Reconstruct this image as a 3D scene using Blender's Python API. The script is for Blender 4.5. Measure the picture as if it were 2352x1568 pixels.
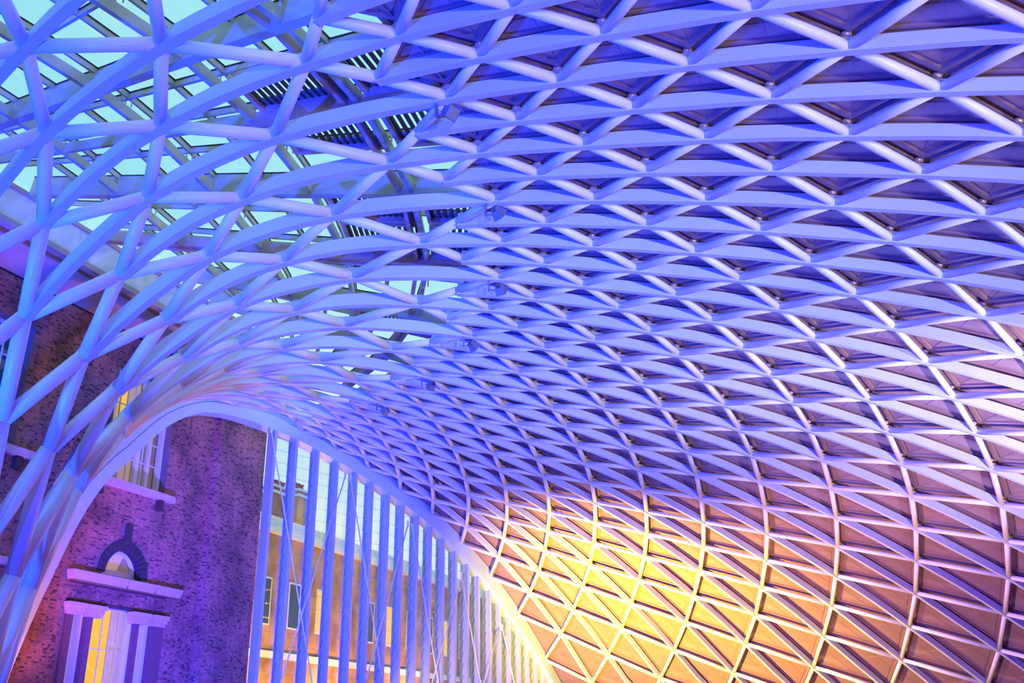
import bpy, math, random
import numpy as np
from mathutils import Matrix, Vector
random.seed(7)
for o in list(bpy.data.objects): bpy.data.objects.remove(o)
sc = bpy.context.scene
COL = sc.collection
EYE = 1.65                                    # camera height above the floor
# ------------------------------------------------------------------ camera
cam_d = bpy.data.cameras.new('camera'); cam = bpy.data.objects.new('camera', cam_d); COL.objects.link(cam)
CR = ((0.65531, 0.75523, -0.01371), (0.29687, -0.24082, 0.92405), (-0.69457, 0.60961, 0.38202))
CP = Vector((40.0, 0.0, EYE))
cam.matrix_world = Matrix(((CR[0][0], CR[1][0], -CR[2][0], CP.x), (CR[0][1], CR[1][1], -CR[2][1], CP.y),
                           (CR[0][2], CR[1][2], -CR[2][2], CP.z), (0, 0, 0, 1)))
cam_d.sensor_width = 36; cam_d.lens = 34.67; cam_d.clip_end = 600; cam_d.clip_start = .1
sc.camera = cam
FPX = 2265.0
def px_of(P):
    d = (P[0]-CP.x, P[1]-CP.y, P[2]-CP.z)
    z = sum(a*b for a, b in zip(d, CR[2]))
    if z < .5: return None
    return 1176+FPX*sum(a*b for a, b in zip(d, CR[0]))/z, 784-FPX*sum(a*b for a, b in zip(d, CR[1]))/z, z
# ------------------------------------------------------------------ world, lights, exposure
sc.view_settings.view_transform = 'Standard'; sc.view_settings.look = 'None'
sc.view_settings.gamma = 1; sc.view_settings.use_curve_mapping = False
sc.view_settings.exposure = 0.0
w = bpy.data.worlds.new('evening_sky'); sc.world = w; w.use_nodes = True
nt = w.node_tree; nt.nodes.clear()
out = nt.nodes.new('ShaderNodeOutputWorld'); bg = nt.nodes.new('ShaderNodeBackground')
tc = nt.nodes.new('ShaderNodeTexCoord'); nz = nt.nodes.new('ShaderNodeTexNoise'); rp = nt.nodes.new('ShaderNodeValToRGB')
nz.inputs['Scale'].default_value = 1.6; nz.inputs['Detail'].default_value = 4
rp.color_ramp.elements[0].color = (.36, .83, .96, 1); rp.color_ramp.elements[1].color = (.58, .97, .98, 1)
rp.color_ramp.elements[0].position = .35; rp.color_ramp.elements[1].position = .65
nt.links.new(tc.outputs['Generated'], nz.inputs['Vector']); nt.links.new(nz.outputs['Fac'], rp.inputs['Fac'])
sx = nt.nodes.new('ShaderNodeSeparateXYZ'); mr = nt.nodes.new('ShaderNodeMapRange'); mxw = nt.nodes.new('ShaderNodeMix'); mxw.data_type = 'RGBA'
mr.inputs[1].default_value = .22; mr.inputs[2].default_value = .48; mxw.inputs[6].default_value = (.86, 1.0, 1.0, 1)
nt.links.new(tc.outputs['Generated'], sx.inputs[0]); nt.links.new(sx.outputs['Z'], mr.inputs[0]); nt.links.new(mr.outputs[0], mxw.inputs[0])
nt.links.new(rp.outputs['Color'], mxw.inputs[7]); nt.links.new(mxw.outputs[2], bg.inputs['Color']); nt.links.new(bg.outputs[0], out.inputs[0])
bg.inputs['Strength'].default_value = 1.0
def lamp(name, kind, loc, tgt, power, col, size=1.0, angle=120, blend=.5):
    d = bpy.data.lights.new(name, kind); d.energy = power; d.color = col
    if kind == 'SPOT': d.spot_size = math.radians(angle); d.spot_blend = blend; d.shadow_soft_size = size
    if kind == 'POINT': d.shadow_soft_size = size
    if kind == 'AREA': d.size = size
    o = bpy.data.objects.new(name, d); COL.objects.link(o); o.location = loc
    o.rotation_euler = (Vector(tgt)-Vector(loc)).to_track_quat('-Z', 'Y').to_euler()
    return o
def pol(r, deg, z): return (r*math.cos(math.radians(deg)), r*math.sin(math.radians(deg)), z)
BLUE = (.004, .035, 1.0); WHT = (.74, .82, 1.0); PINK = (1.0, .13, .50); GOLD = (1.0, .50, .02)
lamp('blue_floodlight', 'SPOT', (22, -7, 1.2), (22, 22, 12), 50000, BLUE, .12, 140, .5)
lamp('blue_floodlight', 'SPOT', (30, -9, 1.2), (20, 34, 10), 30000, BLUE, .12, 120, .5)
lamp('blue_floodlight', 'SPOT', (15, -4, 1.2), (2, 24, 9), 48000, BLUE, .12, 120, .6)
for dg, pw in ((-6, 8500), (3, 10000), (12, 11000), (21, 11500), (30, 12500)):
    lamp('perimeter_uplight', 'SPOT', pol(57, dg, 1.2), pol(36, dg+16, 13), pw, WHT, .15, 42, 1.0)
lamp('rose_uplight', 'SPOT', (36.5, 30.5, 1.6), (28.5, 33.5, 11.5), 18000, (1.0, .80, .90), .15, 78, 1.0)
lamp('gold_uplight', 'SPOT', (2.5, 35.5, 1.2), (1.5, 46, 10.5), 60000, (1, .60, .01), .2, 120, 1.0)
lamp('gold_uplight', 'SPOT', (14, 34, 1.0), (18, 45, 7), 8500, (1, .48, .01), .2, 125, .9)
lamp('peach_uplight', 'SPOT', (0, 27, 1.0), (-7.3, 41, 4), 7000, (1, .56, .50), .15, 70, 1.0)
lamp('violet_wall_washer', 'SPOT', (8, 13.5, 1.0), (-7, 22.6, 11.5), 75000, (.03, .04, 1), .2, 70, 1.0)
lamp('rose_wall_washer', 'SPOT', (9, 12.5, 1.0), (-5, 16.5, 10), 2400, (1, .12, .30), .2, 46, 1.0)
lamp('amber_wall_washer', 'SPOT', (2.1, 10.2, .8), (-1.6, 11.2, 14), 4500, (1, .28, .20), .2, 84, 1.0)
lamp('rose_fill_lamp', 'AREA', pol(50, 15, .6), pol(34, 20, 12), 1300, PINK, 10)  # added broad fill for the rosy ambient on the panels, no real fixture
lamp('rose_fill_lamp', 'AREA', pol(46, 60, .6), pol(34, 60, 12), 150, PINK, 10)  # second added rose fill, weaker

# ------------------------------------------------------------------ materials
def mat(name, col, rough=.5, metal=0.0, bump=0.0, bscale=8.0, var=0.0, attr=None, emit=None, estr=0.0, coat=0.0, spec=.5):
    m = bpy.data.materials.new(name); m.use_nodes = True; n = m.node_tree.nodes; l = m.node_tree.links
    b = n['Principled BSDF']; b.inputs['Base Color'].default_value = (*col, 1); b.inputs['Roughness'].default_value = rough
    b.inputs['Metallic'].default_value = metal; b.inputs['Specular IOR Level'].default_value = spec
    if coat: b.inputs['Coat Weight'].default_value = coat
    if var or bump:
        tcn = n.new('ShaderNodeTexCoord'); no = n.new('ShaderNodeTexNoise'); no.inputs['Scale'].default_value = bscale
        no.inputs['Detail'].default_value = 5; l.new(tcn.outputs['Object'], no.inputs['Vector'])
        if var:
            r = n.new('ShaderNodeValToRGB'); r.color_ramp.elements[0].position = .3; r.color_ramp.elements[1].position = .7
            r.color_ramp.elements[0].color = (*[c*(1-var) for c in col], 1); r.color_ramp.elements[1].color = (*[min(1, c*(1+var)) for c in col], 1)
            l.new(no.outputs['Fac'], r.inputs['Fac']); l.new(r.outputs['Color'], b.inputs['Base Color'])
        if bump:
            bp = n.new('ShaderNodeBump'); bp.inputs['Strength'].default_value = bump; bp.inputs['Distance'].default_value = .02
            l.new(no.outputs['Fac'], bp.inputs['Height']); l.new(bp.outputs['Normal'], b.inputs['Normal'])
    if emit: b.inputs['Emission Color'].default_value = (*emit, 1); b.inputs['Emission Strength'].default_value = estr
    return m
M = {}
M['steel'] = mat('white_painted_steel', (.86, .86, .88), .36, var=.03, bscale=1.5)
M['rib'] = mat('blue_lit_rib_paint', (.54, .62, .80), .45, var=.03, bscale=1.5)  # same white paint as the tubes, with the blue floodlight tinted in
M['arch'] = mat('blue_lit_arch_steel', (.46, .64, .86), .42, var=.03, bscale=1.0)  # blue light falling on the arch is mixed into its base colour
M['panel'] = mat('satin_roof_panel', (.38, .235, .25), .24, metal=.3, var=.06, bscale=.8)
M['deck'] = mat('mauve_roof_deck', (.24, .15, .20), .5)
M['cap'] = mat('polished_fixing_cap', (.62, .42, .50), .22, metal=.3)
M['grey'] = mat('grey_painted_beam', (.42, .44, .40), .5, var=.08, bscale=1.2)
M['frame'] = mat('louvre_frame_paint', (.50, .33, .36), .45, var=.05, bscale=2)
M['gasket'] = mat('black_gasket', (.012, .014, .016), .6)
M['slat'] = mat('dark_louvre_slat', (.05, .035, .035), .6)
M['dust'] = mat('dusty_louvre_gutter', (.13, .16, .16), .8, var=.4, bscale=6)
M['lamp'] = mat('blue_grey_lamp_housing', (.22, .26, .36), .35, metal=.4)
M['lens'] = mat('floodlight_lens', (.6, .65, .75), .08, metal=.6)
M['fin'] = mat('blue_lit_glazing_fin', (.40, .50, .74), .45, var=.03, bscale=1)  # fins are white; the blue light on them is put into this colour
M['clip'] = mat('blue_grey_glazing_clip', (.25, .30, .42), .4)
M['stone'] = mat('weathered_pale_stone', (.60, .40, .42), .8, bump=.3, bscale=12, var=.1)
M['darkstone'] = mat('soot_dark_brickwork', (.05, .028, .03), .85, bump=.4, bscale=14, var=.25)
M['colbrick'] = mat('dark_pier_brickwork', (.17, .07, .075), .85, bump=.5, bscale=18, var=.3)
M['mortar'] = mat('brick_mortar', (.20, .15, .14), .95, bump=.3, bscale=20, var=.2)
M['wpaint'] = mat('white_window_paint', (.75, .76, .8), .4)
M['plaster'] = mat('pale_plaster', (.72, .74, .76), .7, var=.07, bscale=.9)
M['soffit'] = mat('beige_soffit_board', (.46, .36, .36), .7, var=.06, bscale=1.5)
M['bronze'] = mat('bronze_soffit_strip', (.25, .14, .06), .5)
M['floor'] = mat('pale_stone_floor', (.16, .13, .14), .35, var=.06, bscale=1)
M['pot'] = mat('terracotta_chimney_pot', (.42, .12, .06), .8, bump=.2)
def brick_mat(name, c0, c1, c2):
    m = bpy.data.materials.new(name); m.use_nodes = True; n = m.node_tree.nodes; l = m.node_tree.links; b = n['Principled BSDF']
    a = n.new('ShaderNodeAttribute'); a.attribute_name = 'tone'; oi = n.new('ShaderNodeObjectInfo')
    ad = n.new('ShaderNodeMath'); ad.operation = 'ADD'; l.new(a.outputs['Fac'], ad.inputs[0]); l.new(oi.outputs['Random'], ad.inputs[1])
    fr = n.new('ShaderNodeMath'); fr.operation = 'FRACT'; l.new(ad.outputs[0], fr.inputs[0])
    r = n.new('ShaderNodeValToRGB'); e = r.color_ramp.elements; e[0].color = (*c0, 1); e[1].color = (*c2, 1); e[0].position = .05
    x = e.new(.22); x.color = (*c1, 1)
    tcn = n.new('ShaderNodeTexCoord'); no = n.new('ShaderNodeTexNoise'); no.inputs['Scale'].default_value = .6; no.inputs['Detail'].default_value = 6
    geo = n.new('ShaderNodeNewGeometry'); l.new(geo.outputs['Position'], no.inputs['Vector'])
    mx = n.new('ShaderNodeMix'); mx.data_type = 'RGBA'; mx.blend_type = 'MULTIPLY'; mx.inputs['Factor'].default_value = .8
    r2 = n.new('ShaderNodeValToRGB'); r2.color_ramp.elements[0].color = (.45, .42, .42, 1); r2.color_ramp.elements[1].color = (1.5, 1.3, 1.1, 1)
    r2.color_ramp.elements[0].position = .35; r2.color_ramp.elements[1].position = .65
    l.new(no.outputs['Fac'], r2.inputs['Fac']); l.new(fr.outputs[0], r.inputs['Fac'])
    l.new(r.outputs['Color'], mx.inputs[6]); l.new(r2.outputs['Color'], mx.inputs[7]); l.new(mx.outputs[2], b.inputs['Base Color'])
    n2 = n.new('ShaderNodeTexNoise'); n2.inputs['Scale'].default_value = 40; l.new(geo.outputs['Position'], n2.inputs['Vector'])
    bp = n.new('ShaderNodeBump'); bp.inputs['Strength'].default_value = .4; bp.inputs['Distance'].default_value = .01
    l.new(n2.outputs['Fac'], bp.inputs['Height']); l.new(bp.outputs['Normal'], b.inputs['Normal']); b.inputs['Roughness'].default_value = .8
    return m
M['brick'] = brick_mat('old_red_brick', (.10, .04, .05), (.30, .12, .12), (.44, .19, .16))
M['stockbrick'] = brick_mat('yellow_stock_brick', (.22, .10, .07), (.38, .20, .12), (.52, .32, .18))
def glass_mat(name, tint, gl=.12, rough=.02):
    m = bpy.data.materials.new(name); m.use_nodes = True; n = m.node_tree.nodes; l = m.node_tree.links; n.clear()
    o = n.new('ShaderNodeOutputMaterial'); t = n.new('ShaderNodeBsdfTransparent'); g = n.new('ShaderNodeBsdfGlossy'); mx = n.new('ShaderNodeMixShader')
    t.inputs['Color'].default_value = (*tint, 1); g.inputs['Roughness'].default_value = rough
    fz = n.new('ShaderNodeFresnel'); fz.inputs['IOR'].default_value = 1.5; ad = n.new('ShaderNodeMath'); ad.operation = 'MULTIPLY_ADD'
    ad.inputs[1].default_value = 1.0; ad.inputs[2].default_value = gl; l.new(fz.outputs[0], ad.inputs[0])
    mx.inputs[0].default_value = gl; l.new(t.outputs[0], mx.inputs[1]); l.new(g.outputs[0], mx.inputs[2]); l.new(mx.outputs[0], o.inputs[0])
    return m
M['roofglass'] = glass_mat('clear_roof_glass', (.95, .99, .99), .03)
M['wallglass'] = glass_mat('ribbed_wall_glass', (.90, .96, .98), .07, .12)
def lit_mat(name, c, s):
    m = bpy.data.materials.new(name); m.use_nodes = True; n = m.node_tree.nodes; l = m.node_tree.links; b = n['Principled BSDF']
    b.inputs['Base Color'].default_value = (*[x*.5 for x in c], 1); b.inputs['Emission Color'].default_value = (*c, 1); b.inputs['Emission Strength'].default_value = s
    return m
M['blind'] = lit_mat('lit_yellow_blind', (1.0, .52, .0), .92)
M['room'] = lit_mat('lit_cream_room', (.62, .38, .25), .60)
M['roomdim'] = lit_mat('dim_room_wall', (.30, .20, .12), .5)
M['ceillamp'] = lit_mat('lit_ceiling_lamp', (1, .75, .3), 3.0)
M['darkglass'] = mat('dark_window_glass', (.02, .05, .07), .08)

# ------------------------------------------------------------------ mesh helpers
def mesh(name, V, F, m, smooth=False):
    me = bpy.data.meshes.new(name); me.from_pydata([tuple(v) for v in V], [], F)
    if m: me.materials.append(m)
    if smooth: me.polygons.foreach_set('use_smooth', [True]*len(me.polygons))
    me.update(); return me
def obj(name, me, parent=None, loc=None):
    o = bpy.data.objects.new(name, me); COL.objects.link(o)
    if parent: o.parent = parent
    if loc is not None: o.location = loc
    return o
def empty(name, loc, label=None, cat=None, group=None, kind=None):
    o = bpy.data.objects.new(name, None); COL.objects.link(o); o.location = loc; o.empty_display_size = .5
    tag(o, label, cat, group, kind); return o
def tag(o, label=None, cat=None, group=None, kind=None):
    for k, v in (('label', label), ('category', cat), ('group', group), ('kind', kind)):
        if v: o[k] = v
    return o
class MB:
    def __init__(s, org=(0, 0, 0)): s.V = []; s.F = []; s.o = np.array(org, float)
    def add(s, V, F):
        k = len(s.V); s.V += [tuple(np.array(v, float)-s.o) for v in V]; s.F += [tuple(i+k for i in f) for f in F]
    def hexa(s, P):      # 8 corners: bottom loop 0-3, top loop 4-7
        s.add(P, [(0, 3, 2, 1), (4, 5, 6, 7), (0, 1, 5, 4), (1, 2, 6, 5), (2, 3, 7, 6), (3, 0, 4, 7)])
    def bar(s, A, B, up, w, h0, h1):   # bar from A to B, width w, from h0 to h1 along up
        A = np.array(A, float); B = np.array(B, float); t = B-A; t /= np.linalg.norm(t); up = np.array(up, float)
        up = up-t*(up@t); up /= np.linalg.norm(up); sd = np.cross(t, up)*w/2
        s.hexa([A-sd+up*h0, A+sd+up*h0, B+sd+up*h0, B-sd+up*h0, A-sd+up*h1, A+sd+up*h1, B+sd+up*h1, B-sd+up*h1])
    def tube(s, A, B, r, n=12, r2=None, caps=True):
        A = np.array(A, float); B = np.array(B, float); t = B-A; t /= np.linalg.norm(t)
        a = np.cross(t, (0, 0, 1.0)); 
        if np.linalg.norm(a) < .1: a = np.cross(t, (1.0, 0, 0))
        a /= np.linalg.norm(a); b = np.cross(t, a); r2 = r if r2 is None else r2
        V = [A+(a*math.cos(2*math.pi*k/n)+b*math.sin(2*math.pi*k/n))*r for k in range(n)] + [B+(a*math.cos(2*math.pi*k/n)+b*math.sin(2*math.pi*k/n))*r2 for k in range(n)]
        F = [(k, (k+1) % n, n+(k+1) % n, n+k) for k in range(n)]
        if caps: F += [tuple(range(n))[::-1], tuple(range(n, 2*n))]
        s.add(V, F)
    def build(s, name, m, parent=None, smooth=False, loc=None):
        return obj(name, mesh(name, s.V, s.F, m, smooth), parent, loc)

# ------------------------------------------------------------------ shell geometry (measured survey of the roof)
JS = [-20, -18, -16, -14, -12, -10, -8, -6, -4, -2, -1, 0, 1, 2, 3, 4, 5, 6, 7, 8, 9, 10, 11, 12, 13, 14, 15, 16, 17, 18, 19, 20]
RR = [10.7, 11.05, 11.656, 12.561, 13.812, 15.476, 17.201, 18.916, 20.833, 23.046, 24.25, 25.443, 26.74, 28.084, 29.473, 30.917, 32.434, 34.0, 35.659, 37.337, 39.082, 40.862, 42.74, 44.693, 46.684, 48.753, 50.993, 53.232, 55.654, 58.08, 60.5, 62.9]
ZZ = [-.6, 3.0, 6.46, 9.813, 12.069, 13.689, 14.836, 15.41, 15.681, 15.657, 15.562, 15.465, 15.297, 15.092, 14.881, 14.629, 14.355, 14.018, 13.659, 13.246, 12.761, 12.19, 11.564, 10.828, 10.022, 9.121, 8.11, 6.956, 5.684, 4.3, 2.75, 1.05]
FR = [-0.1932, 0.05855, 0.03647, 0.0123, -0.01866, -0.12654, 0.2067, -0.15971]
FZ = [0.01362, 0.00204, -0.01471, 0.06017, -0.09661, 0.0351, 0.01377, -0.01838]
DT = [0.03759, 0.03317, 0.0287, 0.02407, 0.01916, 0.0138, 0.00823, 0.00277, -0.00229, -0.00682, -0.0108, -0.01438, -0.01752, -0.02004, -0.02185, -0.02285, -0.02302, -0.02223, -0.02044, -0.01766, -0.01407, -0.01004, -0.00608, -0.00258, 0.00059, 0.00348, 0.00588, 0.00763, 0.0088, 0.00948, 0.0094, 0.00841, 0.00695, 0.00538, 0.0038]
def theta(i):
    if i < -6: d = DT[0]+(DT[0]-DT[1])*(-6-i)*.6
    else: d = float(np.interp(i, range(-6, 29), DT))
    return 0.42750941+i*0.04708353+d
def pchip(j): return float(np.interp(j, JS, RR)), float(np.interp(j, JS, ZZ))
def smooth(j):
    # gentle curvature between the surveyed rings (Catmull-Rom on the even rings)
    if j <= -20: return RR[0], ZZ[0]
    if j >= 20: return RR[-1], ZZ[-1]
    k = max(b for b in range(len(JS)) if JS[b] <= j); a = max(k-1, 0); b = k; c = min(k+1, len(JS)-1); d = min(k+2, len(JS)-1)
    if b == c: return RR[b], ZZ[b]
    t = (j-JS[b])/(JS[c]-JS[b]); res = []
    for Y in (RR, ZZ):
        m1 = (Y[c]-Y[a])/(JS[c]-JS[a])*(JS[c]-JS[b]); m2 = (Y[d]-Y[b])/(JS[d]-JS[b])*(JS[c]-JS[b])
        res.append((2*t**3-3*t*t+1)*Y[b]+(t**3-2*t*t+t)*m1+(-2*t**3+3*t*t)*Y[c]+(t**3-t*t)*m2)
    return tuple(res)
def node(i, j):
    th = theta(i); r, z = smooth(j); u = min(max(j, -16), 17)/16; t = max(th-.9, -.85)
    Fe = [t, t*u, t*u*u, t*t, t*t*u, t*t*u*u, t**3, t**3*u]
    rr = r*(1+sum(a*b for a, b in zip(Fe, FR))); zz = z+r*sum(a*b for a, b in zip(Fe, FZ))
    return np.array([rr*math.cos(th), rr*math.sin(th), zz])
_nc = {}
def N(i, j):
    if (i, j) not in _nc: _nc[(i, j)] = node(i, j)
    return _nc[(i, j)]
_mc = {}
def nrm(i, j):
    if (i, j) not in _mc:
        a = N(i, min(j+.5, 20))-N(i, max(j-.5, -20)); b = N(i+.5, j)-N(i-.5, j); n = np.cross(a, b); n /= np.linalg.norm(n)
        ra = np.array([math.cos(theta(i)), math.sin(theta(i)), 0])
        if j < -10:
            if n@ra > 0: n = -n
        elif n[2] < 0: n = -n
        _mc[(i, j)] = n
    return _mc[(i, j)]
def trad(j): return .108 if j >= 8 else .118 if j >= 3 else .128 if j >= 0 else .145 if j >= -2 else .165 if j >= -8 else .19 if j >= -12 else .235
def on(i, j, h): return N(i, j)+nrm(i, j)*h
def size_px(P, Q):
    a = px_of(P); b = px_of(Q)
    if not a or not b: return 0
    inside = any(-60 < q[0] < 2412 and -60 < q[1] < 1628 for q in (a, b, ((a[0]+b[0])/2, (a[1]+b[1])/2)))
    return math.hypot(a[0]-b[0], a[1]-b[1]) if inside else 0
IMIN, IARCH = -42, 28

# ------------------------------------------------------------------ floor
fl = MB(); fl.add([(-40, -70, 0), (75, -70, 0), (75, 90, 0), (-40, 90, 0)], [(0, 1, 2, 3)])
tag(fl.build('floor', M['floor']), kind='structure')

# ------------------------------------------------------------------ the diagrid roof
wb = MB(); a0 = np.array([1.0, -12.0, 0]); a1 = np.array([9.8, -62.0, 0]); th_ = np.array([-.4, -.07, 0]); ht = np.array([0, 0, 16.3])
wb.hexa([a0, a1, a1+th_, a0+th_, a0+ht, a1+ht*.1, a1+ht*.1+th_, a0+ht+th_])
tag(wb.build('wall_right', M['plaster']), kind='structure')
roof = empty('diagrid_roof', (0, 0, 0), 'white steel diagrid shell roof sweeping from the funnel foot over to the far curved wall', 'roof')
# ribs
def rib(i):
    odd = i % 2 != 0
    if odd: j0 = -1
    else: j0 = -10 if i % 4 == 2 else -12
    V = []; F = []; n = 0; j = j0
    org = N(i, 0)
    steps = []
    while j <= 20.001: steps.append(j); j += .5 if j0 < -2 or True else 1
    tdir = np.array([-math.sin(theta(i)), math.cos(theta(i)), 0])
    for j in steps:
        c = N(i, round(j, 2)); nn = nrm(i, round(j, 2))
        k = min(max((j+3)/4, 0), 1); wd = .25*(1-k)+.18*k; up = .42*(1-k)+.36*k; up = up-.05*min(max((j-3)/4, 0), 1); wd = wd-.015*min(max((j-3)/4, 0), 1); wt = wd*.96
        V += [c-tdir*wd/2-nn*.01, c+tdir*wd/2-nn*.01, c+tdir*wt/2+nn*up, c-tdir*wt/2+nn*up]; n += 1
    for k in range(n-1):
        a = k*4; b = a+4
        for q in range(4): F.append((a+q, a+(q+1) % 4, b+(q+1) % 4, b+q))
    F += [(3, 2, 1, 0), tuple(range(4*n-4, 4*n))]
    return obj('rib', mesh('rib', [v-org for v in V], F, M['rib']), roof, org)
for i in range(IMIN, IARCH): rib(i)
# the edge arch
V = []; F = []; n = 0; org = N(28, 0)
tdir = np.array([-math.sin(theta(28)), math.cos(theta(28)), 0])
for k in range(161):
    j = -20+k*.25; c = N(28, j); nn = nrm(28, j)
    e_ = float(np.interp(j, [-20, -18, -16, -14, -12, -11, -10, -9, -8, -7, -6], [.1, .25, .6, .78, .85, .85, .65, .45, .3, .15, 0])); lo = -.50-e_; hi = .38
    V += [c-tdir*.12+nn*lo, c+tdir*.62+nn*lo, c+tdir*.62+nn*hi, c-tdir*.12+nn*hi]; n += 1
for k in range(n-1):
    a = k*4; b = a+4
    for q in range(4): F.append((a+q, a+(q+1) % 4, b+(q+1) % 4, b+q))
F += [(3, 2, 1, 0), tuple(range(4*n-4, 4*n))]
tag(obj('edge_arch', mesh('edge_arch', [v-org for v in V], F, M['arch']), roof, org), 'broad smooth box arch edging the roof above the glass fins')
seam = MB(org)
for k in range(56):
    j = -18+k*.25; P = []
    for jj in (j, j+.25):
        e_ = float(np.interp(jj, [-20, -18, -16, -14, -12, -11, -10, -9, -8, -7, -6], [.1, .25, .6, .78, .85, .85, .65, .45, .3, .15, 0])); h = .02-e_
        P += [N(28, jj)-tdir*.124+nrm(28, jj)*(h-.012), N(28, jj)-tdir*.124+nrm(28, jj)*(h+.012)]
    seam.add(P, [(0, 1, 3, 2)])
seam.build('arch_joint', M['gasket'], roof, False, org)
V = []; F = []; n = 0
for k in range(97):
    j = -4+k*.25; c = N(28, j); nn = nrm(28, j)
    V += [c+tdir*.05+nn*.36, c+tdir*.55+nn*.36, c+tdir*.55+nn*.72, c+tdir*.05+nn*.72]; n += 1
for k in range(n-1):
    a = k*4; b = a+4
    for q in range(4): F.append((a+q, a+(q+1) % 4, b+(q+1) % 4, b+q))
obj('arch_upstand', mesh('arch_upstand', [v-org for v in V], F, M['panel']), roof, org)
# tubes
edges = []
def tube_edge(a, b): edges.append((a, b))
for i in range(IMIN, IARCH+1):
    for j in range(-20, -1, 2):
        if (i+j) % 4 == 0:
            for di in (2, -2):
                if i % 2 == 0 and IMIN <= i+di <= IARCH:
                    if j == -2: continue
                    tube_edge((i, j), (i+di, j+2))
    if i % 4 == 2:
        for di in (1, -1):
            if IMIN <= i+di <= IARCH: tube_edge((i, -2), (i+di, -1))
    for j in range(-1, 20):
        if (i+j) % 2 == 0 and not (j == -1 and i % 2 == 0):
            for di in (1, -1):
                if IMIN <= i+di <= IARCH: tube_edge((i, j), (i+di, j+1))
lst = []
for a, b in edges:
    r1 = trad(a[1]); r2 = trad(min(b[1], 0) if a[1] < 0 else b[1]); r = (r1+trad(b[1]))/2
    A = on(*a, r+.02); B = on(*b, r+.02); t = (B-A)/np.linalg.norm(B-A)
    if a[0] == 28: A = A+t*.02
    lst.append((size_px(A, B)*r, A, B, r))
lst.sort(key=lambda x: -x[0])
far = MB()
for k, (s, A, B, r) in enumerate(lst):
    if k < 300 and s > 0:
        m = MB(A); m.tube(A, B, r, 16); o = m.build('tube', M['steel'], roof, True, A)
        # keep the flat end caps crisp
    else:
        far.tube(A, B, r, 8)
tag(far.build('tube_lattice', M['steel'], roof, True), kind='stuff')
# cladding panels
tri = []
for i in range(IMIN, IARCH):
    for j in range(0, 20):
        if (i+j) % 2 == 0: T = [(i, j), (i, j+2), (i+1, j+1)]
        else: T = [(i+1, j), (i+1, j+2), (i, j+1)]
        if T[1][1] > 20: continue
        tri.append(T)
    if i % 2 == 0: tri.append([(i+1, -1), (i+1, 1), (i, 0)])
    else: tri.append([(i, -1), (i, 1), (i+1, 0)])
def panel_geo(T, mb):
    P = [on(a, b, .43) for a, b in T]; c = sum(P)/3
    n = np.cross(P[1]-P[0], P[2]-P[0]); n /= np.linalg.norm(n)
    if n@nrm(*T[2]) < 0: n = -n
    e = [(P[(k+1) % 3]-P[k]) for k in range(3)]; e = [v/np.linalg.norm(v) for v in e]
    area = np.linalg.norm(np.cross(P[1]-P[0], P[2]-P[0]))/2; per = sum(np.linalg.norm(P[(k+1) % 3]-P[k]) for k in range(3)); rad = 2*area/per
    def inset(d, h): return [c+(q-c)*(1-d/rad)+n*h for q in P]
    A = inset(.07, -.02); B = inset(.17, -.02); C = inset(.185, .05); D = inset(.235, .05); G = inset(.245, .02); A2 = inset(.07, .06)
    k = 0; V = A2+A+B+C+D+G; F = []
    for L in range(5):
        for q in range(3): F.append((L*3+q, L*3+(q+1) % 3, L*3+3+(q+1) % 3, L*3+3+q))
    F.append((15, 16, 17)); mb.add(V, F)
    # joint battens of the sheet: one across from the rib to the apex, one along the rib
    m01 = (G[0]+G[1])/2; mb.bar(m01, G[2]*.97+m01*.03, n, .022, -.012, .01)
    a1 = G[0]*.52+G[2]*.48; b1 = G[1]*.52+G[2]*.48; mb.bar(a1, b1, n, .022, -.012, .01)
lst = []
for T in tri:
    P = [N(*q) for q in T]; s = max(size_px(P[0], P[1]), 0)*max(size_px(P[0], P[2]), .1); lst.append((s, T))
lst.sort(key=lambda x: -x[0])
far = MB()
for k, (s, T) in enumerate(lst):
    if k < 300:
        org = N(*T[2]); m = MB(org); panel_geo(T, m); m.build('roof_panel', M['panel'], roof, False, org)
    else: panel_geo(T, far)
tag(far.build('panel_field', M['panel'], roof), kind='stuff')
# low outer wall below the rim of the shell
ow = MB()
for i in range(IMIN, IARCH):
    A = N(i, 20); B = N(i+1, 20); o1 = np.array([A[0], A[1], 0])*.008; o2 = np.array([B[0], B[1], 0])*.008
    a = np.array([A[0], A[1], 0]); b = np.array([B[0], B[1], 0])
    ow.hexa([a, b, b+o2, a+o1, A+np.array([0, 0, .5]), B+np.array([0, 0, .5]), B+o2+np.array([0, 0, .5]), A+o1+np.array([0, 0, .5])])
tag(ow.build('wall_outer', M['plaster']), kind='structure')
# dark deck behind the panels
V = []; F = []; W_ = 22
for i in range(IMIN, IARCH+1):
    for j in range(-1, 21): V.append(on(i, j if j > -1 else -.25, .50))
for a in range(IARCH-IMIN):
    for b in range(21): k = a*W_+b; F.append((k, k+1, k+W_+1, k+W_))
n0 = len(V)
V2 = [v+np.array([0, 0, .12]) for v in V]
F2 = [tuple(q+n0 for q in f)[::-1] for f in F]
obj('roof_deck', mesh('roof_deck', V+V2, F+F2, M['deck']), roof)
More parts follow.
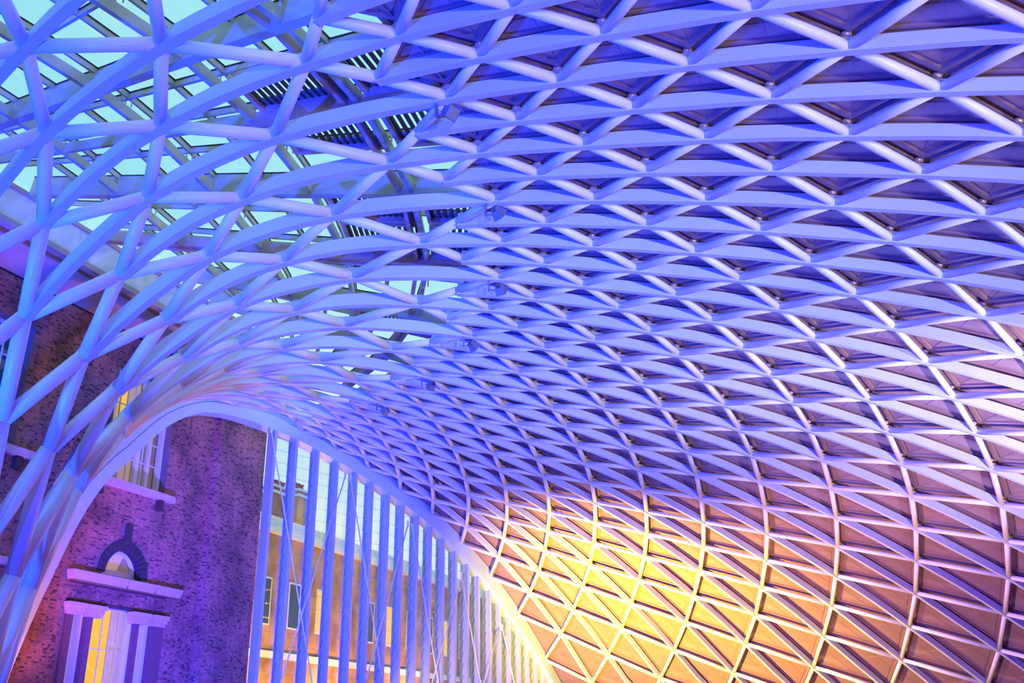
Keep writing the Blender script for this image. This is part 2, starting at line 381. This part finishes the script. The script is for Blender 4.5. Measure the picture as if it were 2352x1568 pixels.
# fixing caps at the panel corners
cs = MB()
for u in range(5):
    ph = math.pi*u/4
lstc = []
for i in range(IMIN, IARCH):
    for j in range(0, 19):
        if (i+j) % 2 == 0:
            P = on(i, j-.05, .42); s = size_px(P, on(i, j+1, .43)); lstc.append((s, i, j, P))
lstc.sort(key=lambda x: -x[0])
Vs = []; Fs = []; nu, nv = 8, 5
for a in range(nv+1):
    ph = math.pi*a/nv
    for b in range(nu): Vs.append((.125*math.sin(ph)*math.cos(2*math.pi*b/nu), .125*math.sin(ph)*math.sin(2*math.pi*b/nu), -.09*math.cos(ph)))
for a in range(nv):
    for b in range(nu): Fs.append((a*nu+b, a*nu+(b+1) % nu, (a+1)*nu+(b+1) % nu, (a+1)*nu+b))
capm = mesh('fixing_cap', Vs, Fs, M['cap'], True)
for s, i, j, P in lstc[:240]:
    if s <= 0: break
    obj('fixing_cap', capm, roof, P)
# mauve curved edge fascia of the cladding along the glass
fm = MB()
for i in range(IMIN, IARCH):
    A = on(i, 0 if i % 2 == 0 else -.3, .5); B = on(i+1, 0 if (i+1) % 2 == 0 else -.3, .5)
    A = on(i, -.22, .5); B = on(i+1, -.22, .5)
    fm.bar(A, B, nrm(i, 0), .16, -.06, .75)
    C_ = on(i, -.02, .5); D_ = on(i+1, -.02, .5); fm.bar(C_, D_, nrm(i, 0), .05, -.09, .1)
fm.build('edge_fascia', M['panel'], roof)

# ------------------------------------------------------------------ brick building plane
PW = np.array([-8.362, 23.977, 0.0]); DW = np.array([-0.457874, 0.889017, 0]); NW = np.array([0.889017, 0.457874, 0])
def wp(s, z, n=0.0): return PW+DW*s+NW*n+np.array([0, 0, z+EYE])
# ------------------------------------------------------------------ glass roof
gr = empty('glass_roof', tuple(wp(-10, 18, 3)), 'glazed roof with grey beams between the diagrid and the brick building', 'skylight')
gorg = np.array(gr.location)
SI = [-42, -24, -12, -8, -3.6, 4, 8, 12, 16, 20, 28]; SS = [-52, -40, -30, -27, -24.1, -20.3, -16.5, -12.8, -9.5, -6.5, -1.4]
def G(i, v, h=0.0):
    E = on(round(i*10)/10, -.22, .5) if False else N(i, -.22)+nrm(i, -.22)*.6
    Fp = wp(float(np.interp(i, SI, SS)), 19.7, 3.2)
    P = E*(1-v)+Fp*v; P = P+np.array([0, 0, h]); return P
UP = (0, 0, 1)
def gpart(name, m, mb): 
    o = mb.build(name, m, gr); o.location = -0*gorg; return o
VC = [.0, .13, .32, .53, .76, 1.0]
bigs = [-6.8, -2.7, .5, 4.4, 8.4, 12.4, 16.4]
def gbar(name, m, A, B, wd, h0, h1, up=UP):
    org = np.array(A); b = MB(org); b.bar(A, B, up, wd, h0, h1); o = obj(name, mesh(name, b.V, b.F, M[m]), gr, Vector(org-gorg)); return o
for i in bigs:
    dbl = i in (.5, 8.4)
    if dbl:
        for d in (-.16, .16): gbar('radial_beam', 'frame', G(i+d, 0), G(i+d, 1 if i > 5 else .34), .20, -.10, .28)
        gbar('radial_beam', 'grey', G(i, .34), G(i, 1), .12, .1, .45)
    else:
        gbar('radial_beam', 'grey', G(i, 0, .0), G(i, 1, 0), .28, -.05, .58)
for k, v in enumerate(VC[1:-1]):
    for a, b in zip([-42, -24, -14, -10]+bigs, [-24, -14, -10]+bigs+[22]):
        if b-a < .5: continue
        gbar('cross_beam', 'grey', G(a, v), G(b, v), .14, .0, .34)
        if k == 0:
            gbar('cross_beam', 'frame', G(a, v+.022), G(b, v+.022), .12, .0, .3)
# glazing bars and gaskets a little above the beams
HB = .62
is_ = [-42, -36, -30, -24, -19, -14, -12, -10, -8.8, -6.8, -4.8, -2.7, -1.2, .5, 2.5, 4.4, 6.4, 8.4, 10.4, 12.4, 14.4, 16.4, 19, 22]
vs_ = [0, .13, .225, .32, .425, .53, .645, .76, .88, 1]
def louvre(a, b, v): return (v < .31 and ((a >= -1.3 and b <= 2.6) or (a >= 4.3 and b <= 8.5) or (a >= 12.3 and b <= 14.5)))
pn = 0
for a, b in zip(is_, is_[1:]):
    gb = MB(); 
    gbar('glazing_bar', 'grey', G(a, 0, HB), G(a, 1, HB), .09, -.02, .16)
    gbar('glazing_gasket', 'gasket', G(a, 0, HB), G(a, 1, HB), .15, .16, .19)
    for k in range(1, len(vs_)-1):
        if vs_[k] < .3 and louvre(a, b, vs_[k]-.05): continue
        gbar('glazing_bar', 'grey', G(a, vs_[k], HB), G(b, vs_[k], HB), .08, -.02, .16)
        gbar('glazing_gasket', 'gasket', G(a, vs_[k], HB), G(b, vs_[k], HB), .15, .16, .19)
        if vs_[k] in VC:   # little paired props
            for d in (-.07, .07):
                P = G(a, vs_[k]); gbar('prop', 'grey', P+np.array([d, d, .3]), P+np.array([d, d, HB]), .035, 0, .035, (1, 0, 0))
    for k in range(len(vs_)-1):
        v0, v1 = vs_[k], vs_[k+1]
        if louvre(a, b, v0): continue
        h = HB+.17; Q = [G(a, v0, h), G(b, v0, h), G(b, v1, h), G(a, v1, h)]
        org = Q[0]; m = MB(org); m.hexa(Q+[q+np.array([0, 0, .02]) for q in Q]); obj('roof_pane', mesh('roof_pane', m.V, m.F, M['roofglass']), gr, Vector(org-gorg))
# louvre bays
cells = [(-1.2, .3), (.7, 2.5), (4.6, 6.3), (6.5, 8.2), (12.6, 14.3)]
for a, b in cells:
    for v0, v1, ns in ((.008, .118, 9), (.142, .30, 13)):
        for q in range(ns):
            v = v0+(v1-v0)*(q+.5)/ns
            A = G(a+.18, v, .42); B = G(b-.12, v, .42); gbar('louvre_slat', 'slat', A, B, .10, -.03, .05, (.5, .3, 1))
        # frame
        for ia in (a, b): gbar('louvre_frame', 'frame', G(ia, v0, .32), G(ia, v1, .32), .16, -.05, .2)
        gbar('louvre_gutter', 'dust', G(b-.22, v0, .42), G(b-.22, v1, .42), .34, 0, .05)
        gbar('louvre_frame', 'frame', G(a, v0, .3), G(b, v0, .3), .12, -.05, .2); gbar('louvre_frame', 'frame', G(a, v1, .3), G(b, v1, .3), .12, -.05, .2)

# ------------------------------------------------------------------ floodlights hung below the lattice
def flood(idx, i, label):
    P = N(i, 0)+np.array([0, 0, .0]); g = empty('floodlight', tuple(P), label, 'lamp', 'floodlights along the cladding edge')
    cr = np.array(CR[0]); ax = np.array([-math.cos(theta(i)), -math.sin(theta(i)), 0]); sd = np.cross(ax, UP)
    def part(name, m, fn, par=g):
        b = MB(); fn(b); return obj(name, mesh(name, b.V, b.F, M[m]), par)
    a = ax*.28
    part('bracket', 'lamp', lambda b: (b.bar(a+np.array([0, 0, .12]), a-np.array([0, 0, .34]), sd, .05, -.05, .05), b.tube(a-np.array([0, 0, .30]), a*.1-np.array([0, 0, .34]), .028, 8)))
    part('yoke', 'lamp', lambda b: (b.tube(a*.25-np.array([0, 0, .34])-sd*.14, a*.25-np.array([0, 0, .34])+sd*.14, .02, 8), b.tube(a*1.0-np.array([0, 0, .36]), a*.55-np.array([0, 0, .50]), .012, 6)))
    yaw = [.3, 1.0, 1.2, .6, 1.9, 2.2][idx]
    dl = np.array([math.cos(theta(i)-yaw)*.75, math.sin(theta(i)-yaw)*.75, -.62]) if idx == 0 else np.array([math.cos(theta(i)+yaw)*.8, math.sin(theta(i)+yaw)*.8, -.5])
    dl /= np.linalg.norm(dl); c = -a*.35-np.array([0, 0, .33]); s2 = np.cross(dl, UP); s2 /= np.linalg.norm(s2); u2 = np.cross(s2, dl)
    def body(b):
        Q = []
        for d, hw in ((-.13, .10), (.10, .17)):
            Q += [c+dl*d+s2*hw*x+u2*hw*y for x, y in ((-1, -1), (1, -1), (1, 1), (-1, 1))]
        b.hexa(Q)
    h = part('lamp_housing', 'lamp', body)
    part('lamp_lens', 'lens', lambda b: b.hexa([c+dl*d+s2*.14*x+u2*.14*y for d in (.101, .112) for x, y in ((-1, -1), (1, -1), (1, 1), (-1, 1))]), h)
    for q in range(7):
        part('cooling_fin', 'lamp', lambda b, q=q: b.bar(c-dl*.13+s2*(-.09+.03*q)-u2*.10, c-dl*.13+s2*(-.09+.03*q)+u2*.10, dl, .008, -.09, 0), h)
for k, (i, lb) in enumerate([(0, 'large floodlight with visible square lens, nearest of those along the cladding edge'),
                             (4, 'floodlight hanging second from the nearest along the cladding edge'),
                             (8, 'floodlight with an orange glint, third from the nearest along the cladding edge'),
                             (12, 'small floodlight fourth from the nearest, above the middle of the lattice'),
                             (16, 'small tilted floodlight, second farthest before the edge arch'),
                             (20, 'smallest floodlight, farthest of the row and closest above the edge arch')]): flood(k, i, lb)

# ------------------------------------------------------------------ glass wall with fins under the arch
TA = theta(28)+.0; DA = np.array([math.cos(TA), math.sin(TA), 0]); NA = np.array([-math.sin(TA), math.cos(TA), 0])
def ap(s, z, n=0.0): return DA*s+NA*n+np.array([0, 0, z])
js = np.linspace(-16, 20, 145); ss_ = [float(N(28, j)@DA) for j in js]; zs_ = [float(N(28, j)[2]-.48) for j in js]
def ztop(s): return float(np.interp(s, ss_, zs_))
gw = empty('glass_wall', tuple(ap(34, 0, .3)), 'tall glazed end wall of upright steel fins beneath the edge arch', 'glass wall')
gwo = np.array(gw.location)
FS = [23.49, 24.86, 26.32, 27.7, 29.08, 30.31, 31.58, 32.76, 33.96, 35.08, 36.19, 37.28, 38.39, 39.36, 40.43, 41.35, 42.28, 43.22, 44.08, 44.91, 45.65, 46.4, 47.15]
for k, s in enumerate(FS):
    s0 = s-.42*(1 if k else 1); zt = ztop(s0)+.25; D0, D1 = .66, .10
    org = ap(s0, 0, .3)
    b = MB(org); q = .06
    b.hexa([ap(s0-q, 0, D1), ap(s0+q, 0, D1), ap(s0+q, 0, D0), ap(s0-q, 0, D0), ap(s0-q, zt, D1), ap(s0+q, zt, D1), ap(s0+q, zt, D0), ap(s0-q, zt, D0)])
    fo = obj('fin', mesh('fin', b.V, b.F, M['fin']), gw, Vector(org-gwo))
    b = MB(org); q = .085
    b.hexa([ap(s0-q, 0, D1-.05), ap(s0+q, 0, D1-.05), ap(s0+q, 0, D1), ap(s0-q, 0, D1), ap(s0-q, zt-.1, D1-.05), ap(s0+q, zt-.1, D1-.05), ap(s0+q, zt-.1, D1), ap(s0-q, zt-.1, D1)])
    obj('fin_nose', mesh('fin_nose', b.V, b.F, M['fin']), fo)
    if k:
        b = MB(org); z = 3.2
        while z < zt-.8:
            b.hexa([ap(s0-.075, z, .50), ap(s0-.062, z, .50), ap(s0-.062, z, .60), ap(s0-.075, z, .60), ap(s0-.075, z+.55, .36), ap(s0-.062, z+.55, .36), ap(s0-.062, z+.55, .46), ap(s0-.075, z+.55, .46)]); z += .64
        tag(obj('glazing_clips', mesh('glazing_clips', b.V, b.F, M['clip']), fo), kind='stuff')
cand = []
for k in range(len(FS)-1):
    a = FS[k]-.42+.07; b_ = FS[k+1]-.42-.07; z = 3.2
    while z < ztop(b_)+.1:
        z1 = min(z+.66, ztop(a)+.2, ztop((a+b_)/2)+.1); cand.append((a, b_, z, z1)); z += .64
cand.sort(key=lambda c: c[0]-.3*c[2])
st = MB(gwo)
for k, (a, b_, z, z1) in enumerate(cand):
    Q = [ap(a, z, .52), ap(b_, z, .52), ap(b_, z, .54), ap(a, z, .54), ap(a, z1, .40), ap(b_, z1, .40), ap(b_, z1, .42), ap(a, z1, .42)]
    if k < 300:
        org = ap(a, z, .5); m = MB(org); m.hexa(Q); obj('wall_pane', mesh('wall_pane', m.V, m.F, M['wallglass']), gw, Vector(org-gwo))
    else: st.hexa(Q)
tag(obj('lower_panes', mesh('lower_panes', st.V, st.F, M['wallglass']), gw), kind='stuff')
for s0, z0, s1, z1 in [(22.73, 16.74, 26.4, 4.74), (27.83, 15.37, 24.44, 4.66), (28.21, 15.35, 31.2, 4.92), (32.71, 13.52, 29.93, 4.87), (33.06, 13.42, 35.43, 5.07), (37.31, 11.03, 34.9, 5.05), (37.27, 11.2, 39.05, 5.21), (40.88, 8.59, 39.33, 5.22), (41.09, 8.48, 42.19, 5.33)]:
    A = ap(s0, z0, .04); B = ap(s0+(s1-s0)*z0/(z0-z1), 0, .04); m = MB(A); m.tube(A, B, .035, 8)
    obj('brace_rod', mesh('brace_rod', m.V, m.F, M['steel'], True), gw, Vector(A-gwo))
    m = MB(A); m.bar(A+np.array([0, 0, .22]), A-np.array([0, 0, .12]), DA, .05, -.06, .06); obj('rod_clevis', mesh('rod_clevis', m.V, m.F, M['steel']), gw, Vector(A-gwo))

# ------------------------------------------------------------------ brick building
H = 18.2
openings = []   # s0, s1, z0, z1, kind
openings.append((-10.95, -7.1, 11.25, 16.6)); openings.append((-20.0, -15.9, 11.25, 16.4)); openings.append((-11.6, -6.75, -1.6, 5.95))
arch_c = (-9.1, 7.25)
def in_open(s, z, m=0.0):
    for a, b, c, d in openings:
        if a-m < s < b+m and c-m < z < d+m: return True
    ds, dz = s-arch_c[0], z-arch_c[1]
    if dz > -.05 and math.hypot(ds, dz) < 1.56: return True
    if -9.3 < s < -8.9 and 8.5 < z < 9.55: return True
    if -12.25 < s < -5.45 and 6.68 < z < 7.12: return True
    for a, b in ((-12.05, -11.1), (-11.05, -10.05), (-8.4, -7.25), (-7.15, -6.1)):
        if a < s < b and -1.6 < z < 5.85: return True
    return False
wl = empty('wall_left', tuple(wp(-10, -EYE)), kind='structure'); wlo = np.array(wl.location)
def wbox(mb, s0, s1, z0, z1, n0, n1):
    mb.hexa([wp(s0, z0, n0), wp(s1, z0, n0), wp(s1, z0, n1), wp(s0, z0, n1), wp(s0, z1, n0), wp(s1, z1, n0), wp(s1, z1, n1), wp(s0, z1, n1)])
def wpart(name, m, boxes, parent=None, porg=None):
    par = parent or wl; po = wlo if porg is None else porg
    b0 = boxes[0]; org = wp((b0[0]+b0[1])/2, b0[2], (b0[4]+b0[5])/2); mb = MB(org)
    for b in boxes: wbox(mb, *b)
    o = obj(name, mesh(name, mb.V, mb.F, M[m]), par, Vector(org-po)); return o, org
# mortar body in blocks around the openings
body = [(-92, -20.0, -EYE, H, -.95, -.012), (-20.0, -15.9, 16.4, H, -.95, -.012), (-20, -15.9, -EYE, 11.25, -.95, -.012), (-15.9, -11.6, -EYE, H, -.95, -.012),
        (-11.6, -10.95, 5.95, H, -.95, -.012), (-10.95, -7.1, 16.6, H, -.95, -.012), (-10.95, -7.1, 8.75, 11.25, -.95, -.012), (-7.1, -3.9, 5.95, H, -.95, -.012), (-6.75, -3.9, -EYE, 5.95, -.95, -.012),
        (-3.9, 0, -EYE, H, -.95, .34), (-10.95, -7.1, 5.95, 7.1, -.95, -.012), (-10.95, -10.35, 7.1, 8.75, -.95, -.012), (-7.85, -7.1, 7.1, 8.75, -.95, -.012)]
wpart('mortar_bed', 'mortar', body)
# bricks
bricks = []
def lay(s0, s1, z0, z1, n, chk):
    row = 0; z = z0
    while z < z1-.03:
        s = s0+(0 if row % 2 == 0 else -.06); c = row % 2
        while s < s1-.02:
            L = .215 if c % 2 == 0 else .103; e = min(s+L, s1); ss = max(s, s0)
            if e-ss > .03 and not (chk and (in_open((ss+e)/2, z+.03) or in_open(ss, z+.03) or in_open(e, z+.03))): bricks.append((ss, e, z, z+.065, n))
            s += L+.010; c += 1
        z += .075; row += 1
lay(-24, -3.92, -1.6, H, 0, True)
lay(-3.9, 0, -1.6, H, .352, False)
vis = []
for b in bricks:
    q = px_of(wp(b[0], b[2], b[4])); 
    if q and -420 < q[0] < 700 and 350 < q[1] < 1950: vis.append((q[2]*(1 if b[1]-b[0] > .15 else 3), b))
vis.sort(key=lambda x: x[0])
bm = {}
for L in (.215, .103):
    mb = MB(); a = DW*L; u = np.array([0, 0, .065]); o_ = NW*.018
    mb.hexa([-NW*.01, a-NW*.01, a+o_, o_, u-NW*.01, a+u-NW*.01, a+u+o_, u+o_]); bm[L] = mesh('brick', mb.V, mb.F, M['brick'])
single = set()
for q, b in vis:
    if len(single) >= 300: break
    if abs(b[1]-b[0]-.215) < .002:
        single.add(b); P = wp(b[0], b[2], b[4]-.012+random.uniform(0, .004)); obj('brick', bm[.215], wl, Vector(P-wlo))
mb = MB(wlo); tones = []
for q, b in vis:
    if b in single: continue
    wbox(mb, b[0], b[1], b[2], b[3], b[4]-.02, b[4]+random.uniform(.001, .009)); tones += [random.random()]*8
# return face of the pier
z = -1.6; row = 0
while z < H-.05:
    x0 = .0
    for L in ((.215, .103) if row % 2 == 0 else (.103, .215)):
        mb.hexa([wp(-3.915, z, x0), wp(-3.88, z, x0), wp(-3.88, z, x0+L), wp(-3.915, z, x0+L), wp(-3.915, z+.065, x0), wp(-3.88, z+.065, x0), wp(-3.88, z+.065, x0+L), wp(-3.915, z+.065, x0+L)]); tones += [random.random()]*8
        x0 += L+.01
    z += .075; row += 1
me = mesh('brickwork', mb.V, mb.F, M['brick']); at = me.attributes.new('tone', 'FLOAT', 'POINT'); at.data.foreach_set('value', tones)
tag(obj('brickwork', me, wl), kind='stuff')
# stone dressings
def moulded(name, s0, s1, z0, z1, n1, m='stone', lip=.12, parent=None):
    o, org = wpart(name, m, [(s0+lip, s1-lip, z0, z0+(z1-z0)*.3, -.1, n1-lip), (s0+lip*.5, s1-lip*.5, z0+(z1-z0)*.3, z0+(z1-z0)*.62, -.1, n1-lip*.5), (s0, s1, z0+(z1-z0)*.62, z1, -.1, n1)])
    return o
for s0, s1, dz in ((-12.2, -9.0, 0), (-8.98, -7.22, 0), (-7.2, -5.45, 0)): moulded('cornice', s0, s1, 6.70, 7.08, .36, lip=.06)
o, _ = wpart('cornice_soffit', 'bronze', [(-12.1, -5.55, 6.66, 6.70, 0, .30)])
for s0, s1 in ((-12.12, -11.12), (-11.02, -10.02), (-8.40, -7.30), (-7.12, -6.10)): moulded('capital', s0, s1, 5.32, 5.80, .34, lip=.13)
for s0, s1 in ((-12.0, -11.63), (-10.86, -10.54), (-8.02, -7.78), (-6.94, -6.2)): wpart('pilaster', 'colbrick', [(s0, s1, -EYE, 5.34, -.3, .12)])
wpart('lintel_band', 'darkstone', [(-12.05, -6.1, 5.86, 5.95, -.3, .05)])
wpart('lintel_band', 'darkstone', [(-12.0, -6.2, 6.60, 6.68, -.1, .05)])
wpart('keystone', 'darkstone', [(-9.28, -8.92, 8.62, 9.5, -.1, .10)])
# ring of voussoirs round the fanlight
for k in range(17):
    a0 = math.pi*k/17+.01; a1 = math.pi*(k+1)/17-.01; mb = MB(wlo); P = []
    for n in (-.7, .045):
        for r, a in ((1.08, a0), (1.52, a0), (1.52, a1), (1.08, a1)): P.append(wp(arch_c[0]+r*math.cos(a), arch_c[1]+r*math.sin(a), n))
    mb.hexa(P); obj('voussoir', mesh('voussoir', mb.V, mb.F, M['darkstone']), wl)
mb = MB(wlo)
for k in range(32):   # brick filling between ring and block edges
    a0 = math.pi*k/32; a1 = math.pi*(k+1)/32; P = []
    for n in (-.7, -.012):
        for r, a in ((1.5, a0), (1.75, a0), (1.75, a1), (1.5, a1)): P.append(wp(arch_c[0]+r*math.cos(a), arch_c[1]+r*math.sin(a), n))
    mb.hexa(P)
obj('arch_backing', mesh('arch_backing', mb.V, mb.F, M['mortar']), wl)
for s0, s1 in ((-12.0, -6.62), (-20.8, -14.85)):
    wpart('window_sill', 'stone', [(s0, s1, 10.93, 11.25, -.4, .30)])
    for sb in (s0+.55, s1-1.0): wpart('corbel', 'darkstone', [(sb, sb+.32, 10.45, 10.93, -.05, .24)])
wpart('sill_band', 'stone', [(-40, -14.1, 6.75, 7.05, -.05, .2)])
# windows
def window(name, s0, s1, z0, z1, n, vb, hb, panes, fw=.14, fl=None, mull=.05, depth=.25):
    o0 = wp((s0+s1)/2, z0, n); g = empty(name, tuple(o0), kind='structure')
    def P_(nm, m, boxes):
        mb = MB(o0)
        for b in boxes: wbox(mb, *b)
        return obj(nm, mesh(nm, mb.V, mb.F, M[m]), g)
    fl = fw if fl is None else fl
    P_('window_frame', 'wpaint', [(s0, s0+fl, z0, z1, n-depth*.4, n+.04), (s1-fw, s1, z0, z1, n-depth*.4, n+depth), (s0+fw, s1-fw, z1-fw, z1, n-.1, n+.05), (s0+fw, s1-fw, z0, z0+fw, n-.1, n+.05)])
    for v in vb: P_('glazing_bar', 'wpaint', [(v-mull/2, v+mull/2, z0+fw, z1-fw, n-.03, n+.03)])
    for h in hb: P_('glazing_bar', 'wpaint', [(s0+fw, s1-fw, h-mull/2, h+mull/2, n-.03, n+.03)])
    for a, b, c, d, m in panes: P_('pane', m, [(a, b, c, d, n-.32, n-.30)])
    P_('window_glass', 'roofglass', [(s0+fw, s1-fw, z0+fw, z1-fw, n-.012, n-.004)])
    return g, o0
window('window_1', -10.25, -7.98, -1.2, 5.92, -.36, (-9.50, -8.95, -8.50), (4.15, 2.35, .6), [(-10.7, -8.78, -1.2, 5.86, 'blind'), (-8.78, -7.5, -1.2, 5.86, 'room')], .13, .04, mull=.035, depth=.26)
window('window_2', -11.62, -10.84, -1.2, 5.6, -.34, (-11.08,), (4.15, 2.35), [(-11.7, -10.6, -1.2, 5.6, 'room')], .13, .02, mull=.02, depth=.20)
window('window_3', -7.78, -6.92, -1.2, 5.6, -.34, (-7.2,), (4.15, 2.35), [(-7.8, -6.8, -1.2, 5.6, 'room')], .20, .02, mull=.02, depth=.20)
g, o0 = window('window_4', -10.95, -7.12, 11.25, 16.6, -.56, (-10.1, -9.65, -9.2, -8.25), (12.6, 13.6, 15.0), [(-11, -9.9, 11.25, 16.6, 'room'), (-9.9, -9.3, 13.6, 16.6, 'blind'), (-9.9, -9.3, 11.25, 13.6, 'roomdim'), (-9.3, -8.6, 11.25, 16.6, 'room'), (-8.6, -7.1, 11.25, 16.6, 'roomdim')], .15, depth=.2)
mb = MB(o0); wbox(mb, -8.75, -8.5, 11.25, 16.6, -.61, -.45); wbox(mb, -8.0, -7.78, 11.25, 16.6, -.61, -.47); obj('mullion', mesh('mullion', mb.V, mb.F, M['wpaint']), g)
mb = MB(o0); wbox(mb, -10.15, -9.85, 11.95, 12.05, -.84, -.80); obj('room_lamp', mesh('room_lamp', mb.V, mb.F, M['ceillamp']), g)
window('window_5', -20.0, -15.92, 11.25, 16.4, -.56, (-18.6, -17.6, -16.8), (12.6, 13.6, 15.0), [(-20, -15.9, 13.6, 16.4, 'darkglass'), (-20, -17.2, 11.25, 13.6, 'blind'), (-17.2, -15.9, 11.25, 13.6, 'darkglass')], .15, depth=.2)
# fanlight
g = empty('window_6', tuple(wp(-9.1, 7.1, -.2)), kind='structure'); go = np.array(g.location)
mb = MB(go)
for k in range(20):
    a0 = math.pi*k/20; a1 = math.pi*(k+1)/20; P = []
    for n in (-.55, -.30):
        for r, a in ((.88, a0), (1.09, a0), (1.09, a1), (.88, a1)): P.append(wp(-8.95+r*math.cos(a), 7.35+r*math.sin(a), n))
    mb.hexa(P)
wbox(mb, -10.0, -7.9, 7.25, 7.47, -.55, -.3); obj('window_frame', mesh('window_frame', mb.V, mb.F, M['wpaint']), g)
for a0, a1, m in ((0, 1.1, 'roomdim'), (1.1, math.pi, 'room')):
    mb = MB(go); c0 = wp(-8.95, 7.4, -.58); pts = [wp(-8.95+.95*math.cos(a0+(a1-a0)*k/10), 7.4+.95*math.sin(a0+(a1-a0)*k/10), -.58) for k in range(11)]
    mb.add([c0]+pts+[p-NW*.02 for p in [c0]+pts], [(0, k, k+1) for k in range(1, 11)]+[(12, 12+k+1, 12+k) for k in range(1, 11)]); obj('pane', mesh('pane', mb.V, mb.F, M[m]), g)
# roof edge: soffit boards, strip, lip and plaster fascia
ed = empty('trim_1', tuple(wp(-20, H, 1.6)), kind='structure'); edo = np.array(ed.location)
def epart(nm, m, boxes):
    b0 = boxes[0]; org = wp(b0[0], b0[2], b0[4]); mb = MB(org)
    for b in boxes: wbox(mb, *b)
    return obj(nm, mesh(nm, mb.V, mb.F, M[m]), ed, Vector(org-edo))
s = -53.2
while s < -3:
    epart('soffit_board', 'soffit', [(s, s+2.38, H-.02, H+.05, -.2, 2.35)]); s += 2.4
    epart('fascia_panel', 'plaster', [(s-2.4, s-.01, H+.22, H+1.45, 2.98, 3.05)])
epart('bronze_strip', 'bronze', [(-53, -1.0, H+.05, H+.10, 2.35, 2.75)])
epart('fascia_lip', 'soffit', [(-53, -1.0, H-.02, H+.22, 2.75, 3.12)])
epart('top_rail', 'frame', [(-53, -1.0, H+1.45, H+1.62, 2.9, 3.15)])
epart('shadow_gap', 'gasket', [(-53, -4, H-.10, H-.02, -.05, .03)])

# ------------------------------------------------------------------ building outside, beyond the glass wall
bb = empty('stock_brick_building', tuple(wp(14, -EYE, -9)), 'yellow brick terrace with pale cornices seen through the glass fins', 'building'); bo = np.array(bb.location)
def bpart(nm, m, boxes, tri=None):
    b0 = boxes[0]; org = wp(b0[0], b0[2], b0[4]); mb = MB(org)
    for b in boxes: wbox(mb, *b)
    return obj(nm, mesh(nm, mb.V, mb.F, M[m]), bb, Vector(org-bo))
bpart('facade', 'stockbrick', [(2, 60, -EYE, 14.6, -14, -9)])
bpart('parapet', 'plaster', [(2, 60, 14.6, 15.35, -14, -8.7)]); bpart('cornice', 'plaster', [(2, 60, 14.2, 14.6, -9, -8.55)])
bpart('string_course', 'plaster', [(2, 60, 5.9, 6.35, -9, -8.75)])
for k in range(14):
    s = 9.7+3.6*k
    w_ = bpart('window', 'wpaint', [(s, s+1.5, 8.0, 11.2, -9.05, -8.97)]); mb = MB(wp(s, 8, -9.05)); wbox(mb, s+.12, s+1.38, 8.12, 11.08, -8.99, -8.96)
    obj('pane', mesh('pane', mb.V, mb.F, M['blind'] if k % 3 == 0 else M['darkglass']), w_)
def chimney(s, w0, z1, lab, n=-10.5):
    c = empty('chimney_stack', tuple(wp(s, 15, n)), lab, 'chimney'); co = np.array(c.location)
    def cp(nm, m, boxes):
        mb = MB(co)
        for b in boxes: wbox(mb, *b)
        return obj(nm, mesh(nm, mb.V, mb.F, M[m]), c)
    cp('stack', 'stockbrick', [(s, s+w0, 15.36, z1, n-.6, n+.6)]); cp('capping', 'plaster', [(s-.12, s+w0+.12, z1-.55, z1-.35, n-.72, n+.72), (s-.08, s+w0+.08, z1-.1, z1+.08, n-.68, n+.68)])
    k = 0; x = s+.25
    while x < s+w0-.1:
        P = wp(x, z1+.05, n); mb = MB(co); mb.tube(P, P+np.array([0, 0, .55]), .17, 10, .14); mb.tube(P+np.array([0, 0, .5]), P+np.array([0, 0, .6]), .19, 10)
        obj('chimney_pot', mesh('chimney_pot', mb.V, mb.F, M['pot'], True), c); x += .48
chimney(11.3, 2.2, 17.0, 'chimney stack with red pots in the gap between brick pier and first fin')
chimney(15.2, 2.4, 18.0, 'broad pale chimney stack seen through the first bays of glass')
chimney(18.6, 1.6, 18.4, 'narrower chimney stack right of the broad one behind the glass')
lamp('street_lamp', 'POINT', tuple(wp(10, 4.5, -6)), (0, 0, 0), 3500, (1, .50, .03), .3)
lamp('street_lamp', 'POINT', tuple(wp(22, 3.5, -6)), (0, 0, 0), 3000, (1, .42, .10), .3)
lamp('street_lamp', 'POINT', tuple(wp(34, 3.5, -6)), (0, 0, 0), 3000, (1, .42, .10), .3)
